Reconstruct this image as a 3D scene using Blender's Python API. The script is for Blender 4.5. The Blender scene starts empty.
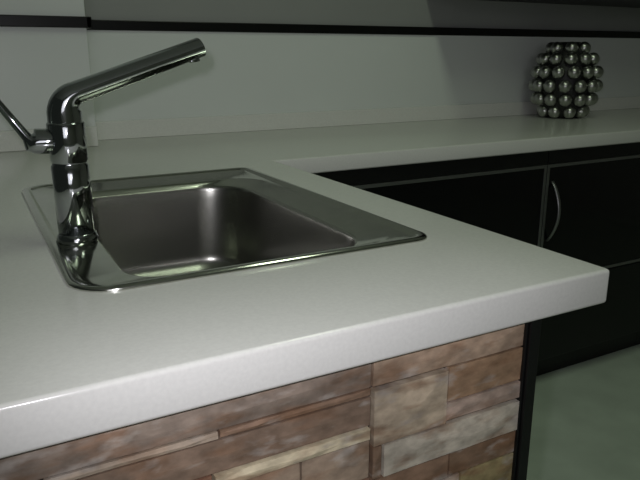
import bpy, bmesh, math, random
from mathutils import Vector, Matrix

scene = bpy.context.scene
col = scene.collection
random.seed(7)

# All lengths below are in centimetres; z is measured from the top of the worktop.
H = 81.0                     # height of the worktop above the floor
def V(x, y, z): return Vector((x/100, y/100, (z+H)/100))

# ---------------------------------------------------------------- camera
cam_d = bpy.data.cameras.new('camera'); cam = bpy.data.objects.new('camera', cam_d); col.objects.link(cam)
cam_d.sensor_fit = 'HORIZONTAL'; cam_d.sensor_width = 36.0
cam_d.lens = 36.0*649.26/640.0
cam_d.clip_start = 0.01
R_ = Vector((0.88020217, -0.47458342, -0.00383662))
U_ = Vector((0.13169828, 0.23647626, 0.96267053))
F_ = Vector((0.4559602, 0.84784996, -0.27064874))
cam_pos = V(-59.37, -43.81, 22.13)
M = Matrix((R_, U_, -F_)).transposed().to_4x4(); M.translation = cam_pos
cam.matrix_world = M
scene.camera = cam

# ---------------------------------------------------------------- light
w = bpy.data.worlds.new('world'); scene.world = w; w.use_nodes = True
bg = w.node_tree.nodes['Background']
bg.inputs[0].default_value = (0.80, 0.95, 0.80, 1); bg.inputs[1].default_value = 0.02

def area(name, loc, size, size_y, energy, color, target):
    d = bpy.data.lights.new(name, 'AREA'); d.shape = 'RECTANGLE'; d.size = size/100; d.size_y = size_y/100
    d.energy = energy; d.color = color
    o = bpy.data.objects.new(name, d); col.objects.link(o); o.location = loc
    o.rotation_euler = (target-loc).to_track_quat('-Z', 'Y').to_euler()
    return o
# fluorescent ceiling lamp of the room
area('ceiling_lamp_light', V(40, 10, 164), 25, 120, 6.3, (0.85, 1.0, 0.74), V(40, 10, 0))
# unseen fill light added behind the viewer to brighten the front-facing surfaces
area('rear_fill_light', V(-120, -285, 60), 160, 110, 8.2, (0.96, 0.95, 1.0), V(-40, 0, 0))
# the compact camera's own flash, a little above and left of its lens
fl = bpy.data.lights.new('camera_flash', 'SPOT'); fl.energy = 10.4; fl.spot_size = math.radians(84); fl.spot_blend = 1.0; fl.color = (1.0, 0.965, 1.03); fl.shadow_soft_size = 0.008
flo = bpy.data.objects.new('camera_flash', fl); col.objects.link(flo)
flo.location = cam_pos + U_*0.031 - R_*0.022 + F_*0.012
flo.rotation_euler = M.to_euler()

vs = scene.view_settings
vs.view_transform = 'Standard'; vs.look = 'None'; vs.gamma = 1.0; vs.use_curve_mapping = False
vs.exposure = 0.0

# ---------------------------------------------------------------- materials
def srgb(r, g, b):
    f = lambda c: (c/255/12.92) if c/255 <= 0.04045 else ((c/255+0.055)/1.055)**2.4
    return (f(r), f(g), f(b), 1)

def mat(name, color, rough=0.5, metal=0.0, spec=0.5, noise=None, bump=None, aniso=0, coat=0):
    m = bpy.data.materials.new(name); m.use_nodes = True
    nt = m.node_tree; b = nt.nodes['Principled BSDF']
    b.inputs['Base Color'].default_value = color
    b.inputs['Roughness'].default_value = rough
    b.inputs['Metallic'].default_value = metal
    b.inputs['Specular IOR Level'].default_value = spec
    if coat: b.inputs['Coat Weight'].default_value = coat
    geo = nt.nodes.new('ShaderNodeNewGeometry')
    if noise:
        scale, amount, stretch = noise
        mp = nt.nodes.new('ShaderNodeMapping'); mp.inputs['Scale'].default_value = stretch
        nt.links.new(geo.outputs['Position'], mp.inputs['Vector'])
        n = nt.nodes.new('ShaderNodeTexNoise'); n.inputs['Scale'].default_value = scale; n.inputs['Detail'].default_value = 4
        nt.links.new(mp.outputs[0], n.inputs['Vector'])
        r = nt.nodes.new('ShaderNodeMapRange')
        r.inputs['From Min'].default_value = 0.3; r.inputs['From Max'].default_value = 0.7
        r.inputs['To Min'].default_value = 1-amount; r.inputs['To Max'].default_value = 1+amount
        nt.links.new(n.outputs['Fac'], r.inputs['Value'])
        mx = nt.nodes.new('ShaderNodeVectorMath'); mx.operation = 'SCALE'
        mx.inputs[0].default_value = color[:3]
        nt.links.new(r.outputs[0], mx.inputs['Scale'])
        nt.links.new(mx.outputs[0], b.inputs['Base Color'])
    if bump:
        scale, strength, stretch = bump
        mp = nt.nodes.new('ShaderNodeMapping'); mp.inputs['Scale'].default_value = stretch
        nt.links.new(geo.outputs['Position'], mp.inputs['Vector'])
        n = nt.nodes.new('ShaderNodeTexNoise'); n.inputs['Scale'].default_value = scale; n.inputs['Detail'].default_value = 3
        nt.links.new(mp.outputs[0], n.inputs['Vector'])
        bp = nt.nodes.new('ShaderNodeBump'); bp.inputs['Strength'].default_value = strength; bp.inputs['Distance'].default_value = 0.002
        nt.links.new(n.outputs['Fac'], bp.inputs['Height']); nt.links.new(bp.outputs[0], b.inputs['Normal'])
    return m

def stone_material():
    m = bpy.data.materials.new('ledge_stone'); m.use_nodes = True
    nt = m.node_tree; N = nt.nodes; Lk = nt.links; b = N['Principled BSDF']
    oi = N.new('ShaderNodeObjectInfo'); geo = N.new('ShaderNodeNewGeometry')
    def noise(scale, stretch, shift, detail, lo, hi, to0, to1):
        mp = N.new('ShaderNodeMapping'); mp.inputs['Scale'].default_value = stretch; mp.inputs['Location'].default_value = shift
        Lk.new(geo.outputs['Position'], mp.inputs['Vector'])
        n = N.new('ShaderNodeTexNoise'); n.inputs['Scale'].default_value = scale; n.inputs['Detail'].default_value = detail
        Lk.new(mp.outputs[0], n.inputs['Vector'])
        r = N.new('ShaderNodeMapRange'); r.inputs['From Min'].default_value = lo; r.inputs['From Max'].default_value = hi
        r.inputs['To Min'].default_value = to0; r.inputs['To Max'].default_value = to1
        Lk.new(n.outputs['Fac'], r.inputs['Value'])
        return n, r
    grain, g1 = noise(60, (1, 1, 1.6), (0, 0, 0), 6, .3, .7, .74, 1.26)       # grain
    _, g2 = noise(20, (1, 1, 3.2), (2.1, .4, .9), 4, .50, .66, 0, .6)       # rusty streaks
    _, g3 = noise(24, (1, 1, 2.6), (5.3, 1.7, 3.3), 4, .56, .70, 0, .7)      # chalky patches
    _, g4 = noise(9, (1, 1, 2.0), (8.3, 2.7, 1.1), 3, .35, .65, .78, 1.2)    # broad tone
    mul = N.new('ShaderNodeMath'); mul.operation = 'MULTIPLY'
    Lk.new(g1.outputs[0], mul.inputs[0]); Lk.new(g4.outputs[0], mul.inputs[1])
    def mix(fac, a, colour):
        x = N.new('ShaderNodeMix'); x.data_type = 'RGBA'; x.inputs['B'].default_value = colour
        Lk.new(fac.outputs[0], x.inputs['Factor']); Lk.new(a, x.inputs['A'])
        return x.outputs['Result']
    c = mix(g2, oi.outputs['Color'], srgb(128, 96, 72))
    c = mix(g3, c, srgb(178, 170, 162))
    sc = N.new('ShaderNodeVectorMath'); sc.operation = 'SCALE'
    Lk.new(c, sc.inputs[0]); Lk.new(mul.outputs[0], sc.inputs['Scale'])
    Lk.new(sc.outputs[0], b.inputs['Base Color'])
    b.inputs['Roughness'].default_value = .6; b.inputs['Specular IOR Level'].default_value = .3
    bp = N.new('ShaderNodeBump'); bp.inputs['Strength'].default_value = .4; bp.inputs['Distance'].default_value = .002
    Lk.new(grain.outputs['Fac'], bp.inputs['Height']); Lk.new(bp.outputs[0], b.inputs['Normal'])
    return m

MT = {
 'quartz': mat('white_quartz', srgb(226, 226, 222), .2, spec=.5, noise=(260, .035, (1, 1, 1))),
 'wall': mat('grey_wall_paint', srgb(150, 152, 150), .55, noise=(3, .03, (1, 1, 1))),
 'splash': mat('pale_splash_panel', srgb(222, 226, 224), .32, noise=(3, .02, (1, 1, 1))),
 'room': mat('room_wall_paint', srgb(190, 190, 182), .7, noise=(4, .03, (1, 1, 1))),
 'ceil': mat('ceiling_paint', srgb(215, 216, 210), .8, noise=(4, .02, (1, 1, 1))),
 'floor': mat('grey_green_floor_tile', srgb(198, 210, 196), .35, noise=(7, .10, (1, 1, 1))),
 'black': mat('black_lacquer', srgb(16, 16, 17), .38, spec=.35, noise=(20, .1, (1, 1, 1))),
 'rail': mat('black_trim', srgb(14, 15, 15), .35, spec=.3, noise=(20, .1, (1, 1, 1))),
 'glass': mat('black_glass', srgb(9, 9, 11), .12, spec=.35, noise=(20, .1, (1, 1, 1))),
 'alu': mat('brushed_aluminium', srgb(150, 150, 152), .42, metal=1, noise=(60, .06, (1, 1, 8))),
 'steel': mat('brushed_steel', srgb(171, 171, 165), .26, metal=1, noise=(90, .07, (1, 1, 6)), bump=(220, .04, (1, 1, 10))),
 'rim_steel': mat('smooth_steel', srgb(212, 213, 206), .13, metal=1, noise=(60, .05, (1, 1, 1))),
 'chrome': mat('chrome', srgb(180, 183, 186), .08, metal=1, noise=(30, .02, (1, 1, 1))),
 'ball': mat('polished_metal', srgb(178, 180, 174), .3, metal=1, noise=(40, .05, (1, 1, 1))),
 'dark': mat('dark_core', srgb(20, 21, 20), .5, noise=(30, .1, (1, 1, 1))),
 'grout': mat('dark_grout', srgb(74, 62, 56), .85, noise=(80, .15, (1, 1, 1))),
 'stone': stone_material(),
}

# ---------------------------------------------------------------- helpers
def link(name, me, m, parent=None):
    o = bpy.data.objects.new(name, me); col.objects.link(o)
    if m is not None and not me.materials: me.materials.append(MT[m])
    if parent is not None: o.parent = parent; o.matrix_parent_inverse = parent.matrix_world.inverted()
    return o
def obj(name, bm, m, parent=None, smooth=False, loc=None):
    """bm is in scene coordinates; the object's origin moves to loc"""
    bmesh.ops.recalc_face_normals(bm, faces=bm.faces)
    if loc is not None: bmesh.ops.translate(bm, verts=bm.verts, vec=-loc)
    me = bpy.data.meshes.new(name); bm.to_mesh(me); bm.free()
    for p in me.polygons: p.use_smooth = smooth
    o = bpy.data.objects.new(name, me); col.objects.link(o); me.materials.append(MT[m])
    base = loc if loc is not None else Vector((0, 0, 0))
    if parent is not None:
        o.parent = parent
        pw = Vector((0, 0, 0)); p = parent
        while p is not None: pw += p.location; p = p.parent
        o.location = base - pw
    else: o.location = base
    return o
def thing(name, label, cat, loc, group=None):
    o = bpy.data.objects.new(name, None); col.objects.link(o); o.location = loc
    o.empty_display_size = .05
    o['label'] = label; o['category'] = cat
    if group: o['group'] = group
    return o
def struct(o, label=None):
    o['kind'] = 'structure'
    if label: o['label'] = label
    return o
def add_box(bm, x0, x1, y0, y1, z0, z1, bev=0, seg=2):
    r = bmesh.ops.create_cube(bm, size=1)
    vs_ = r['verts']
    c = V((x0+x1)/2, (y0+y1)/2, (z0+z1)/2)
    for v in vs_:
        v.co = Vector((v.co.x*(x1-x0)/100, v.co.y*(y1-y0)/100, v.co.z*(z1-z0)/100)) + c
    if bev:
        es = list({e for v in vs_ for e in v.link_edges})
        bmesh.ops.bevel(bm, geom=es, offset=bev/100, segments=seg, affect='EDGES', profile=.5)
def box(name, b, m, parent=None, bev=0, seg=2, origin='base'):
    bm = bmesh.new(); add_box(bm, *b, bev=bev, seg=seg)
    return obj(name, bm, m, parent, loc=V((b[0]+b[1])/2, (b[2]+b[3])/2, b[4]))
def loft(bm, rings, cap0=False, cap1=False, closed=True):
    vr = [[bm.verts.new(p) for p in r] for r in rings]
    n = len(vr[0])
    for a, b in zip(vr, vr[1:]):
        for i in range(n if closed else n-1):
            bm.faces.new((a[i], a[(i+1) % n], b[(i+1) % n], b[i]))
    if cap0: bm.faces.new(list(reversed(vr[0])))
    if cap1: bm.faces.new(vr[-1])
    return vr
def rrect(x0, x1, y0, y1, r, z, n=7):
    pts = []
    rr, rl = r if isinstance(r, tuple) else (r, r)          # radius of the right and of the left corners
    for cx, cy, a0, r in ((x1-rr, y1-rr, 0, rr), (x0+rl, y1-rl, 90, rl), (x0+rl, y0+rl, 180, rl), (x1-rr, y0+rr, 270, rr)):
        for k in range(n+1):
            a = math.radians(a0+90*k/n); pts.append(V(cx+r*math.cos(a), cy+r*math.sin(a), z))
    return pts
def ring(c, r, n=32):
    return [c+Vector((r*math.cos(2*math.pi*k/n)/100, r*math.sin(2*math.pi*k/n)/100, 0)) for k in range(n)]
def lathe(name, x, y, prof, m, parent=None, n=40, cap0=True, cap1=True):
    bm = bmesh.new()
    loft(bm, [ring(V(x, y, z), max(r, .01), n) for r, z in prof], cap0, cap1)
    o = obj(name, bm, m, parent, smooth=True, loc=V(x, y, prof[0][1]))
    return o
def auto_smooth(o, deg=40):
    me = o.data
    for p in me.polygons: p.use_smooth = True
    me.set_sharp_from_angle(angle=math.radians(deg))
def tube(bm, pts, radii, n=16, squash=None, cap=True):
    """sweep an (elliptic) section along points given in metres"""
    rings = []
    up0 = Vector((0, 1, 0))
    for i, p in enumerate(pts):
        t = (pts[min(i+1, len(pts)-1)] - pts[max(i-1, 0)]).normalized()
        a = up0 - t*up0.dot(t); a.normalize(); b = t.cross(a)
        ra, rb = radii[i] if isinstance(radii[i], tuple) else (radii[i], radii[i])
        rings.append([p + a*(ra/100*math.cos(2*math.pi*k/n)) + b*(rb/100*math.sin(2*math.pi*k/n)) for k in range(n)])
    loft(bm, rings, cap, cap)

# ---------------------------------------------------------------- the room
YW = 148.6     # back wall
YL = 88.9      # front edge of the back worktop
struct(box('floor', (-260, 320, -300, YW, -H-5, -H), 'floor'), 'grey green floor of the kitchen aisle')
struct(box('ceiling', (-260, 320, -300, YW, 168, 174), 'ceil'), 'pale flat ceiling')
wb = struct(box('wall_back', (-260, 320, YW, YW+12, -H, 168), 'wall'), 'grey back wall above the worktop')
# pale panel between worktop and rail
box('splash_panel', (-29.5, 320, YW-.6, YW, 4.9, 29.6), 'splash', wb, bev=.1)
struct(box('wall_left', (-140, -29.5, YW-13, YW, -H, 168), 'splash', bev=.15), 'pale wall pier projecting at the left end of the back wall')
struct(box('wall_right', (308, 320, -300, YW, -H, 168), 'room'), 'plain side wall')
struct(box('wall_front', (-260, 320, -312, -300, -H, 168), 'room'), 'plain wall behind the viewer')
def rail(name, z0, z1, label):
    bm = bmesh.new()
    add_box(bm, -30.7, 308, YW-1.2, YW, z0, z1, bev=.2)
    add_box(bm, -140, -28.3, YW-14.2, YW-13, z0, z1, bev=.2)
    add_box(bm, -29.5, -28.3, YW-14.2, YW, z0, z1, bev=.1)
    return struct(obj(name, bm, 'rail'), label)
rail('trim_1', 29.5, 32.2, 'slim black rail running along the wall above the tap')

# ---------------------------------------------------------------- worktop
wt = thing('worktop', 'L-shaped white quartz worktop with thick square edge and upstand', 'worktop', V(-36, 0, -4))
SX0, SX1, SY0, SY1 = -52.6, -9.3, 18.7, 81.0      # outer rim of the sink
def slab():
    bm = bmesh.new()
    xs = [-76, SX0+2, SX1-2, 0, 306]; ys = [0, SY0+2, SY1-2, YL, YW]
    vt = {}
    def v(i, j):
        if (i, j) not in vt: vt[i, j] = bm.verts.new(V(xs[i], ys[j], 0))
        return vt[i, j]
    for i in range(4):
        for j in range(4):
            if i == 3 and j < 3: continue        # open aisle
            if i == 1 and j == 1: continue       # cut-out for the sink
            bm.faces.new((v(i, j), v(i+1, j), v(i+1, j+1), v(i, j+1)))
    r = bmesh.ops.extrude_face_region(bm, geom=bm.faces[:])
    nv = [g for g in r['geom'] if isinstance(g, bmesh.types.BMVert)]
    bmesh.ops.translate(bm, verts=nv, vec=(0, 0, -.04))
    bmesh.ops.recalc_face_normals(bm, faces=bm.faces)
    es = [e for e in bm.edges if len(e.link_faces) == 2 and e.calc_face_angle() > .5]
    bmesh.ops.bevel(bm, geom=es, offset=.0045, segments=4, affect='EDGES', profile=.5)
    o = obj('slab', bm, 'quartz', wt); auto_smooth(o, 35)
    return o
slab()
box('upstand', (-29.4, 306, YW-1.9, YW-.61, 0.01, 5.1), 'quartz', wt, bev=.12, seg=3)
box('upstand', (-76, -29.6, YW-15, YW-13.05, 0.01, 5.1), 'quartz', wt, bev=.25, seg=3)

# ---------------------------------------------------------------- sink
BX0, BX1, BY0, BY1 = -46.0, -15.8, 21.6, 70.8       # bowl opening
sk = thing('sink', 'brushed steel inset sink set in the white worktop', 'sink', V((BX0+BX1)/2, (BY0+BY1)/2, 0))
def inset(d, z, r): return rrect(SX0+d, SX1-d, SY0+d, SY1-d, r, z)
def bowl(d, z, r): return rrect(BX0+d, BX1-d, BY0+d, BY1-d, r, z)
ZE = -.8                                             # lip of the bowl below the sloped draining edge
rim_rings = []
for d, z in [(0, .02)]+[(.45*(1-math.cos(math.radians(t))), .12+.38*math.sin(math.radians(t))) for t in range(0, 91, 15)]+[(.95, .49), (1.2, .38), (1.4, .2), (1.7, .1)]:
    rim_rings.append(inset(d, z, (2.4-.6*d, 4.8-.6*d)))
rim_rings += [rrect(BX0-.8, SX1-2.1, BY0-.75, BY1+1.0, (6, 4.6), .06), rrect(BX0-.6, SX1-2.5, BY0-.6, BY1+.7, (6.5, 4.6), -.02),
              rrect(BX0-.35, BX1+.8, BY0-.35, BY1+.35, (7.6, 4.6), ZE+.25), bowl(-.2, ZE+.06, (7.9, 4.6))]
bm = bmesh.new(); loft(bm, rim_rings); obj('rim', bm, 'rim_steel', sk, smooth=True)
bm = bmesh.new()
rings = [bowl(-.2, ZE+.06, (7.9, 4.6)), bowl(-.03, ZE-.05, (7.8, 4.6)), bowl(.08, ZE-.3, (7.8, 4.6)), bowl(.15, ZE-.8, (7.8, 4.6)), bowl(.25, -3, (7.8, 4.6))]
for k in range(1, 6): rings.append(bowl(.25+.12*k, -3-2.1*k, (7.8, 4.6)))
D0 = .85; zb = -13.5
for k in range(1, 8):
    a = math.radians(90*k/7)
    rings.append(bowl(D0+3.2*(1-math.cos(a)), zb-3.2*math.sin(a), (7.8-1.8*k/7, 4.6-.6*k/7)))
nr = len(rings[0])
cx, cy = (BX0+BX1)/2, (BY0+BY1)/2
last = rings[-1]
def drain_ring(r, z):
    out = []
    for p in last:
        a = math.atan2(p.y-cy/100, p.x-cx/100); out.append(V(cx+r*math.cos(a), cy+r*math.sin(a), z))
    return out
mid = drain_ring(9, zb-3.5)
rings += [mid, drain_ring(5, zb-3.75), drain_ring(4.4, zb-3.9), drain_ring(4.2, zb-4.6), drain_ring(4.2, zb-7)]
loft(bm, rings, False, True)
bs = obj('basin', bm, 'steel', sk, smooth=True); 
lathe('drain_strainer', cx, cy, [(4.1, zb-5.2), (4.1, zb-4.5), (3.4, zb-4.3), (1.2, zb-4.6), (.8, zb-3.9), (.5, zb-3.7)], 'chrome', sk)

# ---------------------------------------------------------------- faucet
FX, FY = -48.9, 40.0
fc = thing('faucet', 'chrome kitchen faucet with rising angled spout beside the sink', 'faucet', V(FX, FY, .1))
lathe('base', FX, FY, [(2.5, .08), (2.5, .5), (2.4, .9), (2.25, 1.15), (2.2, 1.2)], 'chrome', fc)
lathe('body', FX, FY, [(2.2, 1.2), (2.2, 9.6), (2.05, 9.8), (2.05, 10.1), (2.2, 10.3), (2.2, 14.6), (2.1, 14.8)], 'chrome', fc)
bm = bmesh.new()
pts = []; rad = []
for z in (14.5, 15.2): pts.append(V(FX, FY, z)); rad.append((2.0, 2.0))
a0 = V(FX, FY, 16.2)
elev = math.radians(18.5)
rb = 2.3
c_ = V(FX+rb, FY, 16.0)
for k in range(0, 9):
    a = math.radians(180 - (90-18.5)*k/8)
    pts.append(c_ + Vector((math.cos(a)*rb/100, 0, math.sin(a)*rb/100)))
    rad.append((2.0, 2.0-.65*k/8))
p0 = pts[-1]; dv = Vector((math.cos(elev), 0, math.sin(elev)))
for k in range(1, 9):
    t = k/8; pts.append(p0 + dv*(.165*t)); rad.append((2.0-.05*t, 1.35-.1*t))
tube(bm, pts, rad, n=28)
sp = obj('spout', bm, 'chrome', fc); auto_smooth(sp, 50)
tip = pts[-1] - dv*.013
bm = bmesh.new()
dn = Vector((math.sin(elev)*.3, 0, -1)).normalized()
n_ = 24
ra_ = []
for r, d in ((1.0, .7), (1.0, 1.3), (.9, 1.4), (.75, 1.4), (.7, 1.2)):
    q = tip + dn*(d/100); a_ = Vector((0, 1, 0)); b_ = dn.cross(a_)
    ra_.append([q + a_*(r/100*math.cos(2*math.pi*k/n_)) + b_*(r/100*math.sin(2*math.pi*k/n_)) for k in range(n_)])
loft(bm, ra_, True, True)
ae = obj('aerator', bm, 'chrome', fc); auto_smooth(ae, 40)
bm = bmesh.new()
tube(bm, [V(FX-1.8, FY, 12.6), V(FX-3.6, FY, 12.7), V(FX-4.0, FY, 12.75), V(FX-4.4, FY, 13.2), V(FX-6.2, FY, 16), V(FX-8.2, FY, 19.2)], [(1.5, 1.5), (1.5, 1.5), (1.3, 1.3), (.9, .6), (.75, .5), (.6, .4)], n=20)
lv = obj('lever', bm, 'chrome', fc); auto_smooth(lv, 40)

# ---------------------------------------------------------------- sink cabinet with stone cladding
CX1 = -10.8
sc_ = thing('sink_cabinet', 'sink cabinet clad in split stone strips below the near worktop edge', 'cabinet', V(-43, 40, -H))
# carcass of panels, open at the top for the bowl
box('side_panel', (CX1-.2, CX1+1.5, .9, 88, -H, -4.05), 'black', sc_, bev=.1)
box('side_panel', (-73, -71.3, 4, 88, -H, -4.05), 'black', sc_, bev=.1)
box('front_panel', (-71.2, CX1-.3, 3.2, 5, -H, -4.05), 'black', sc_)
box('base_panel', (-71.2, CX1-.3, 5.1, 88, -H+8, -H+9.8), 'black', sc_)
cl = box('cladding_board', (-72.9, CX1-.25, 2.0, 3.1, -H+.3, -4.1), 'grout', sc_)
stones = []
def S(x0, x1, zt, zb, c, d=0): stones.append((x0, x1, zt, zb, c, d))
T = -4.55
# right of the vertical joint
S(-29.7, CX1, T, -7.1, (164, 142, 122))
S(-29.6, -20.9, -7.45, -13.35, (184, 168, 146), .15)
S(-20.75, CX1, -7.25, -11.05, (156, 128, 102))
S(-21.0, CX1, -11.15, -13.1, (170, 150, 136), .1)
S(-28.4, CX1, -13.45, -17.0, (188, 180, 164), .2)
S(-29.6, -28.5, -13.45, -17.0, (126, 104, 86))
S(-29.6, -20.2, -17.1, -19.9, (138, 112, 92)); S(-20.1, CX1, -17.1, -19.8, (128, 104, 84))
S(-29.6, -21.5, -20.0, -24.5, (150, 128, 104)); S(-21.4, -18.6, -19.95, -22.6, (176, 158, 142)); S(-18.5, CX1, -19.9, -24.3, (152, 138, 100))
S(-21.4, -18.6, -22.7, -24.4, (140, 110, 86))
# left of it
S(-64.0, -29.85, T, -7.05, (138, 124, 112)); S(-72.7, -66.1, T, -7.0, (150, 126, 108))
S(-57.9, -29.85, -7.95, -10.98, (132, 112, 96))
S(-57.9, -44.6, -7.12, -7.85, (172, 156, 138), .05); S(-44.5, -29.85, -7.12, -7.85, (146, 120, 100))
S(-59.0, -58.0, -7.1, -11.0, (150, 120, 100)); S(-72.7, -59.1, -7.1, -11.0, (150, 120, 100))
S(-45.2, -29.95, -11.1, -12.35, (200, 188, 160), .25)
S(-58, -45.3, -11.1, -14.0, (140, 104, 86)); S(-72.7, -58.1, -11.1, -14.0, (170, 150, 128))
S(-45.2, -37.2, -12.45, -16.6, (150, 132, 114)); S(-37.1, -29.9, -12.45, -16.6, (152, 134, 116))
S(-56, -45.3, -14.1, -18, (160, 130, 110)); S(-72.7, -56.1, -14.1, -18, (130, 104, 86))
S(-45.2, -29.85, -16.7, -20.5, (140, 112, 94)); S(-72.7, -45.3, -18.1, -20.5, (176, 160, 136))
S(-52, -29.85, -20.6, -24.4, (132, 98, 80)); S(-72.7, -52.1, -20.6, -24.4, (150, 126, 106))
pal = [(172, 154, 130), (132, 98, 80), (150, 126, 106), (182, 172, 156), (160, 118, 92), (140, 112, 94)]
z = -24.6
while z > -H+4:
    h = random.choice((1.8, 2.8, 3.6, 4.6)); zb_ = max(z-h, -H+.4)
    if zb_ < -H+3: zb_ = -H+.4
    x = -72.7
    while x < CX1-.5:
        x1 = x+random.uniform(9, 19)
        if x1 > CX1-5: x1 = CX1
        S(x, x1-(.1 if x1 < CX1 else 0), z, zb_+.1, random.choice(pal), random.uniform(0, .2)); x = x1
    z = zb_
for (x0, x1, zt, zb_, c, d) in stones:
    bm = bmesh.new()
    nx = max(2, min(5, int((x1-x0)/3)+1)); nz = 2
    fr = []
    for j in range(nz+1):
        row = []
        for i in range(nx+1):
            edge = i in (0, nx) or j in (0, nz)
            px = x0+(x1-x0)*i/nx; pz = zb_+(zt-zb_)*j/nz
            if 0 < i < nx: px += random.uniform(-.4, .4)
            if 0 < j < nz: pz += random.uniform(-.2, .2)*(zt-zb_)/2
            if i in (0, nx): px += (.06 if i == 0 else -.06)
            if j in (0, nz): pz += (.05 if j == 0 else -.05)
            y = 1.25-d + (random.uniform(-.02, .06) if edge else random.uniform(-.16, .02))
            row.append(bm.verts.new(V(px, y, pz)))
        fr.append(row)
    for j in range(nz):
        for i in range(nx): bm.faces.new((fr[j][i], fr[j][i+1], fr[j+1][i+1], fr[j+1][i]))
    loop = fr[0]+[fr[j][nx] for j in range(1, nz+1)]+list(reversed(fr[nz][:nx]))+[fr[j][0] for j in range(nz-1, 0, -1)]
    back = [bm.verts.new(Vector((v.co.x, .0205, v.co.z))) for v in loop]
    for i in range(len(loop)):
        k = (i+1) % len(loop); bm.faces.new((loop[k], loop[i], back[i], back[k]))
    o = obj('stone', bm, 'stone', cl, loc=V((x0+x1)/2, 2.0, zb_))
    o.color = srgb(*c)
box('corner_strip', (CX1+.05, CX1+1.5, .55, .88, -H, -4.1), 'black', sc_, bev=.1)

# ---------------------------------------------------------------- back run of base cabinets
def base_cabinet(x0, x1, label, handle_left, handle_right):
    t = thing('base_cabinet', label, 'cabinet', V((x0+x1)/2, 92, -H), 'black base cabinets under the back worktop')
    g = .12
    box('body', (x0+.02, x1-.02, YL+3.2, YW-.7, -H+9, -4.05), 'black', t)
    box('top_fascia', (x0+g, x1-g, YL+1.2, YL+3.1, -8.0, -4.1), 'black', t, bev=.1)
    box('lower_front', (x0+g, x1-g, YL+1.2, YL+3.1, -H+9.2, -45.4), 'black', t, bev=.15)
    box('plinth', (x0+.02, x1-.02, YL+6.5, YL+8.0, -H, -H+8.9), 'black', t)
    z0, z1 = -45.0, -8.2
    d = box('door', (x0+g+.9, x1-g-.9, YL+1.45, YL+3.1, z0+.9, z1-.9), 'glass', t)
    fw = .95
    for b in ((x0+g, x1-g, YL+1.2, YL+3.1, z1-fw, z1), (x0+g, x1-g, YL+1.2, YL+3.1, z0, z0+fw),
              (x0+g, x0+g+fw, YL+1.2, YL+3.1, z0+fw+.02, z1-fw-.02), (x1-g-fw, x1-g, YL+1.2, YL+3.1, z0+fw+.02, z1-fw-.02)):
        box('frame_bar', b, 'alu', d, bev=.08)
    for hx, on in ((x0+2.9, handle_left), (x1-2.9, handle_right)):
        if not on: continue
        bm = bmesh.new()
        n = 14; pts = []
        for k in range(n+1):
            s = k/n; pts.append(V(hx, YL+1.6-3.6*math.sin(math.pi*s)**.8, -31.6+18.2*s))
        rings = []
        for k, p in enumerate(pts):
            tn = (pts[min(k+1, n)]-pts[max(k-1, 0)]).normalized(); a = Vector((1, 0, 0)); b = tn.cross(a)
            rings.append([p+a*(.006*math.cos(2*math.pi*q/12))+b*(.0035*math.sin(2*math.pi*q/12)) for q in range(12)])
        loft(bm, rings, True, True)
        obj('handle', bm, 'alu', d, smooth=True)
    return t
base_cabinet(8.2, 88.0, 'black glass-fronted base cabinet next to the corner with the sink counter', False, False)
base_cabinet(88.1, 148.0, 'black base cabinet with bow handle, right of the wide one near the sink', True, False)
base_cabinet(148.1, 228.0, 'black base cabinet at the far right end of the run in view', True, False)
fp = box('filler_panel', (-9.6, 8.1, YL+1.2, YL+3.1, -H, -4.1), 'black', None, bev=.1)
fp['label'] = 'plain black filler panel in the inner corner of the cabinets'; fp['category'] = 'panel'

# ---------------------------------------------------------------- wall cupboard (only its underside shows at the top right)
wc = thing('wall_cupboard', 'black wall cupboard whose underside edge shows above the metal vase', 'cupboard', V(160, 132, 41.8))
box('body', (86, 228, YW-30, YW-.1, 41.8, 108), 'black', wc, bev=.1)
for a, b in ((86.1, 154.9), (155.1, 227.9)):
    box('door', (a, b, YW-32, YW-30.1, 41.7, 108), 'black', wc, bev=.15)

# ---------------------------------------------------------------- vase made of metal balls
VX, VY = 139.3, 132.0
vz = thing('ball_vase', 'round vase covered in polished metal balls on the back worktop', 'vase', V(VX, VY, 0.02))
lathe('core', VX, VY, [(6.0, .02), (7.0, 1), (9.0, 6), (10.0, 12), (9.4, 18), (7.2, 23), (4.6, 26.4), (4.0, 27.2), (3.4, 26.5), (3.2, 20)], 'dark', vz)
bme = bmesh.new(); bmesh.ops.create_uvsphere(bme, u_segments=14, v_segments=9, radius=.0232)
bmesh.ops.recalc_face_normals(bme, faces=bme.faces)
bmesh_me = bpy.data.meshes.new('ball'); bme.to_mesh(bmesh_me); bme.free(); bmesh_me.materials.append(MT['ball'])
for p in bmesh_me.polygons: p.use_smooth = True
rows = [(7.4, 2.5), (9.8, 7.0), (10.9, 11.8), (10.7, 16.6), (9.0, 21.2), (5.9, 25.0)]
for k, (r, z) in enumerate(rows):
    n = int(2*math.pi*r/5.1)
    for q in range(n):
        a = 2*math.pi*(q+.5*(k % 2))/n
        o = bpy.data.objects.new('ball', bmesh_me); col.objects.link(o); o.parent = vz
        o.location = Vector((r*math.cos(a)/100, r*math.sin(a)/100, (z-.02)/100))
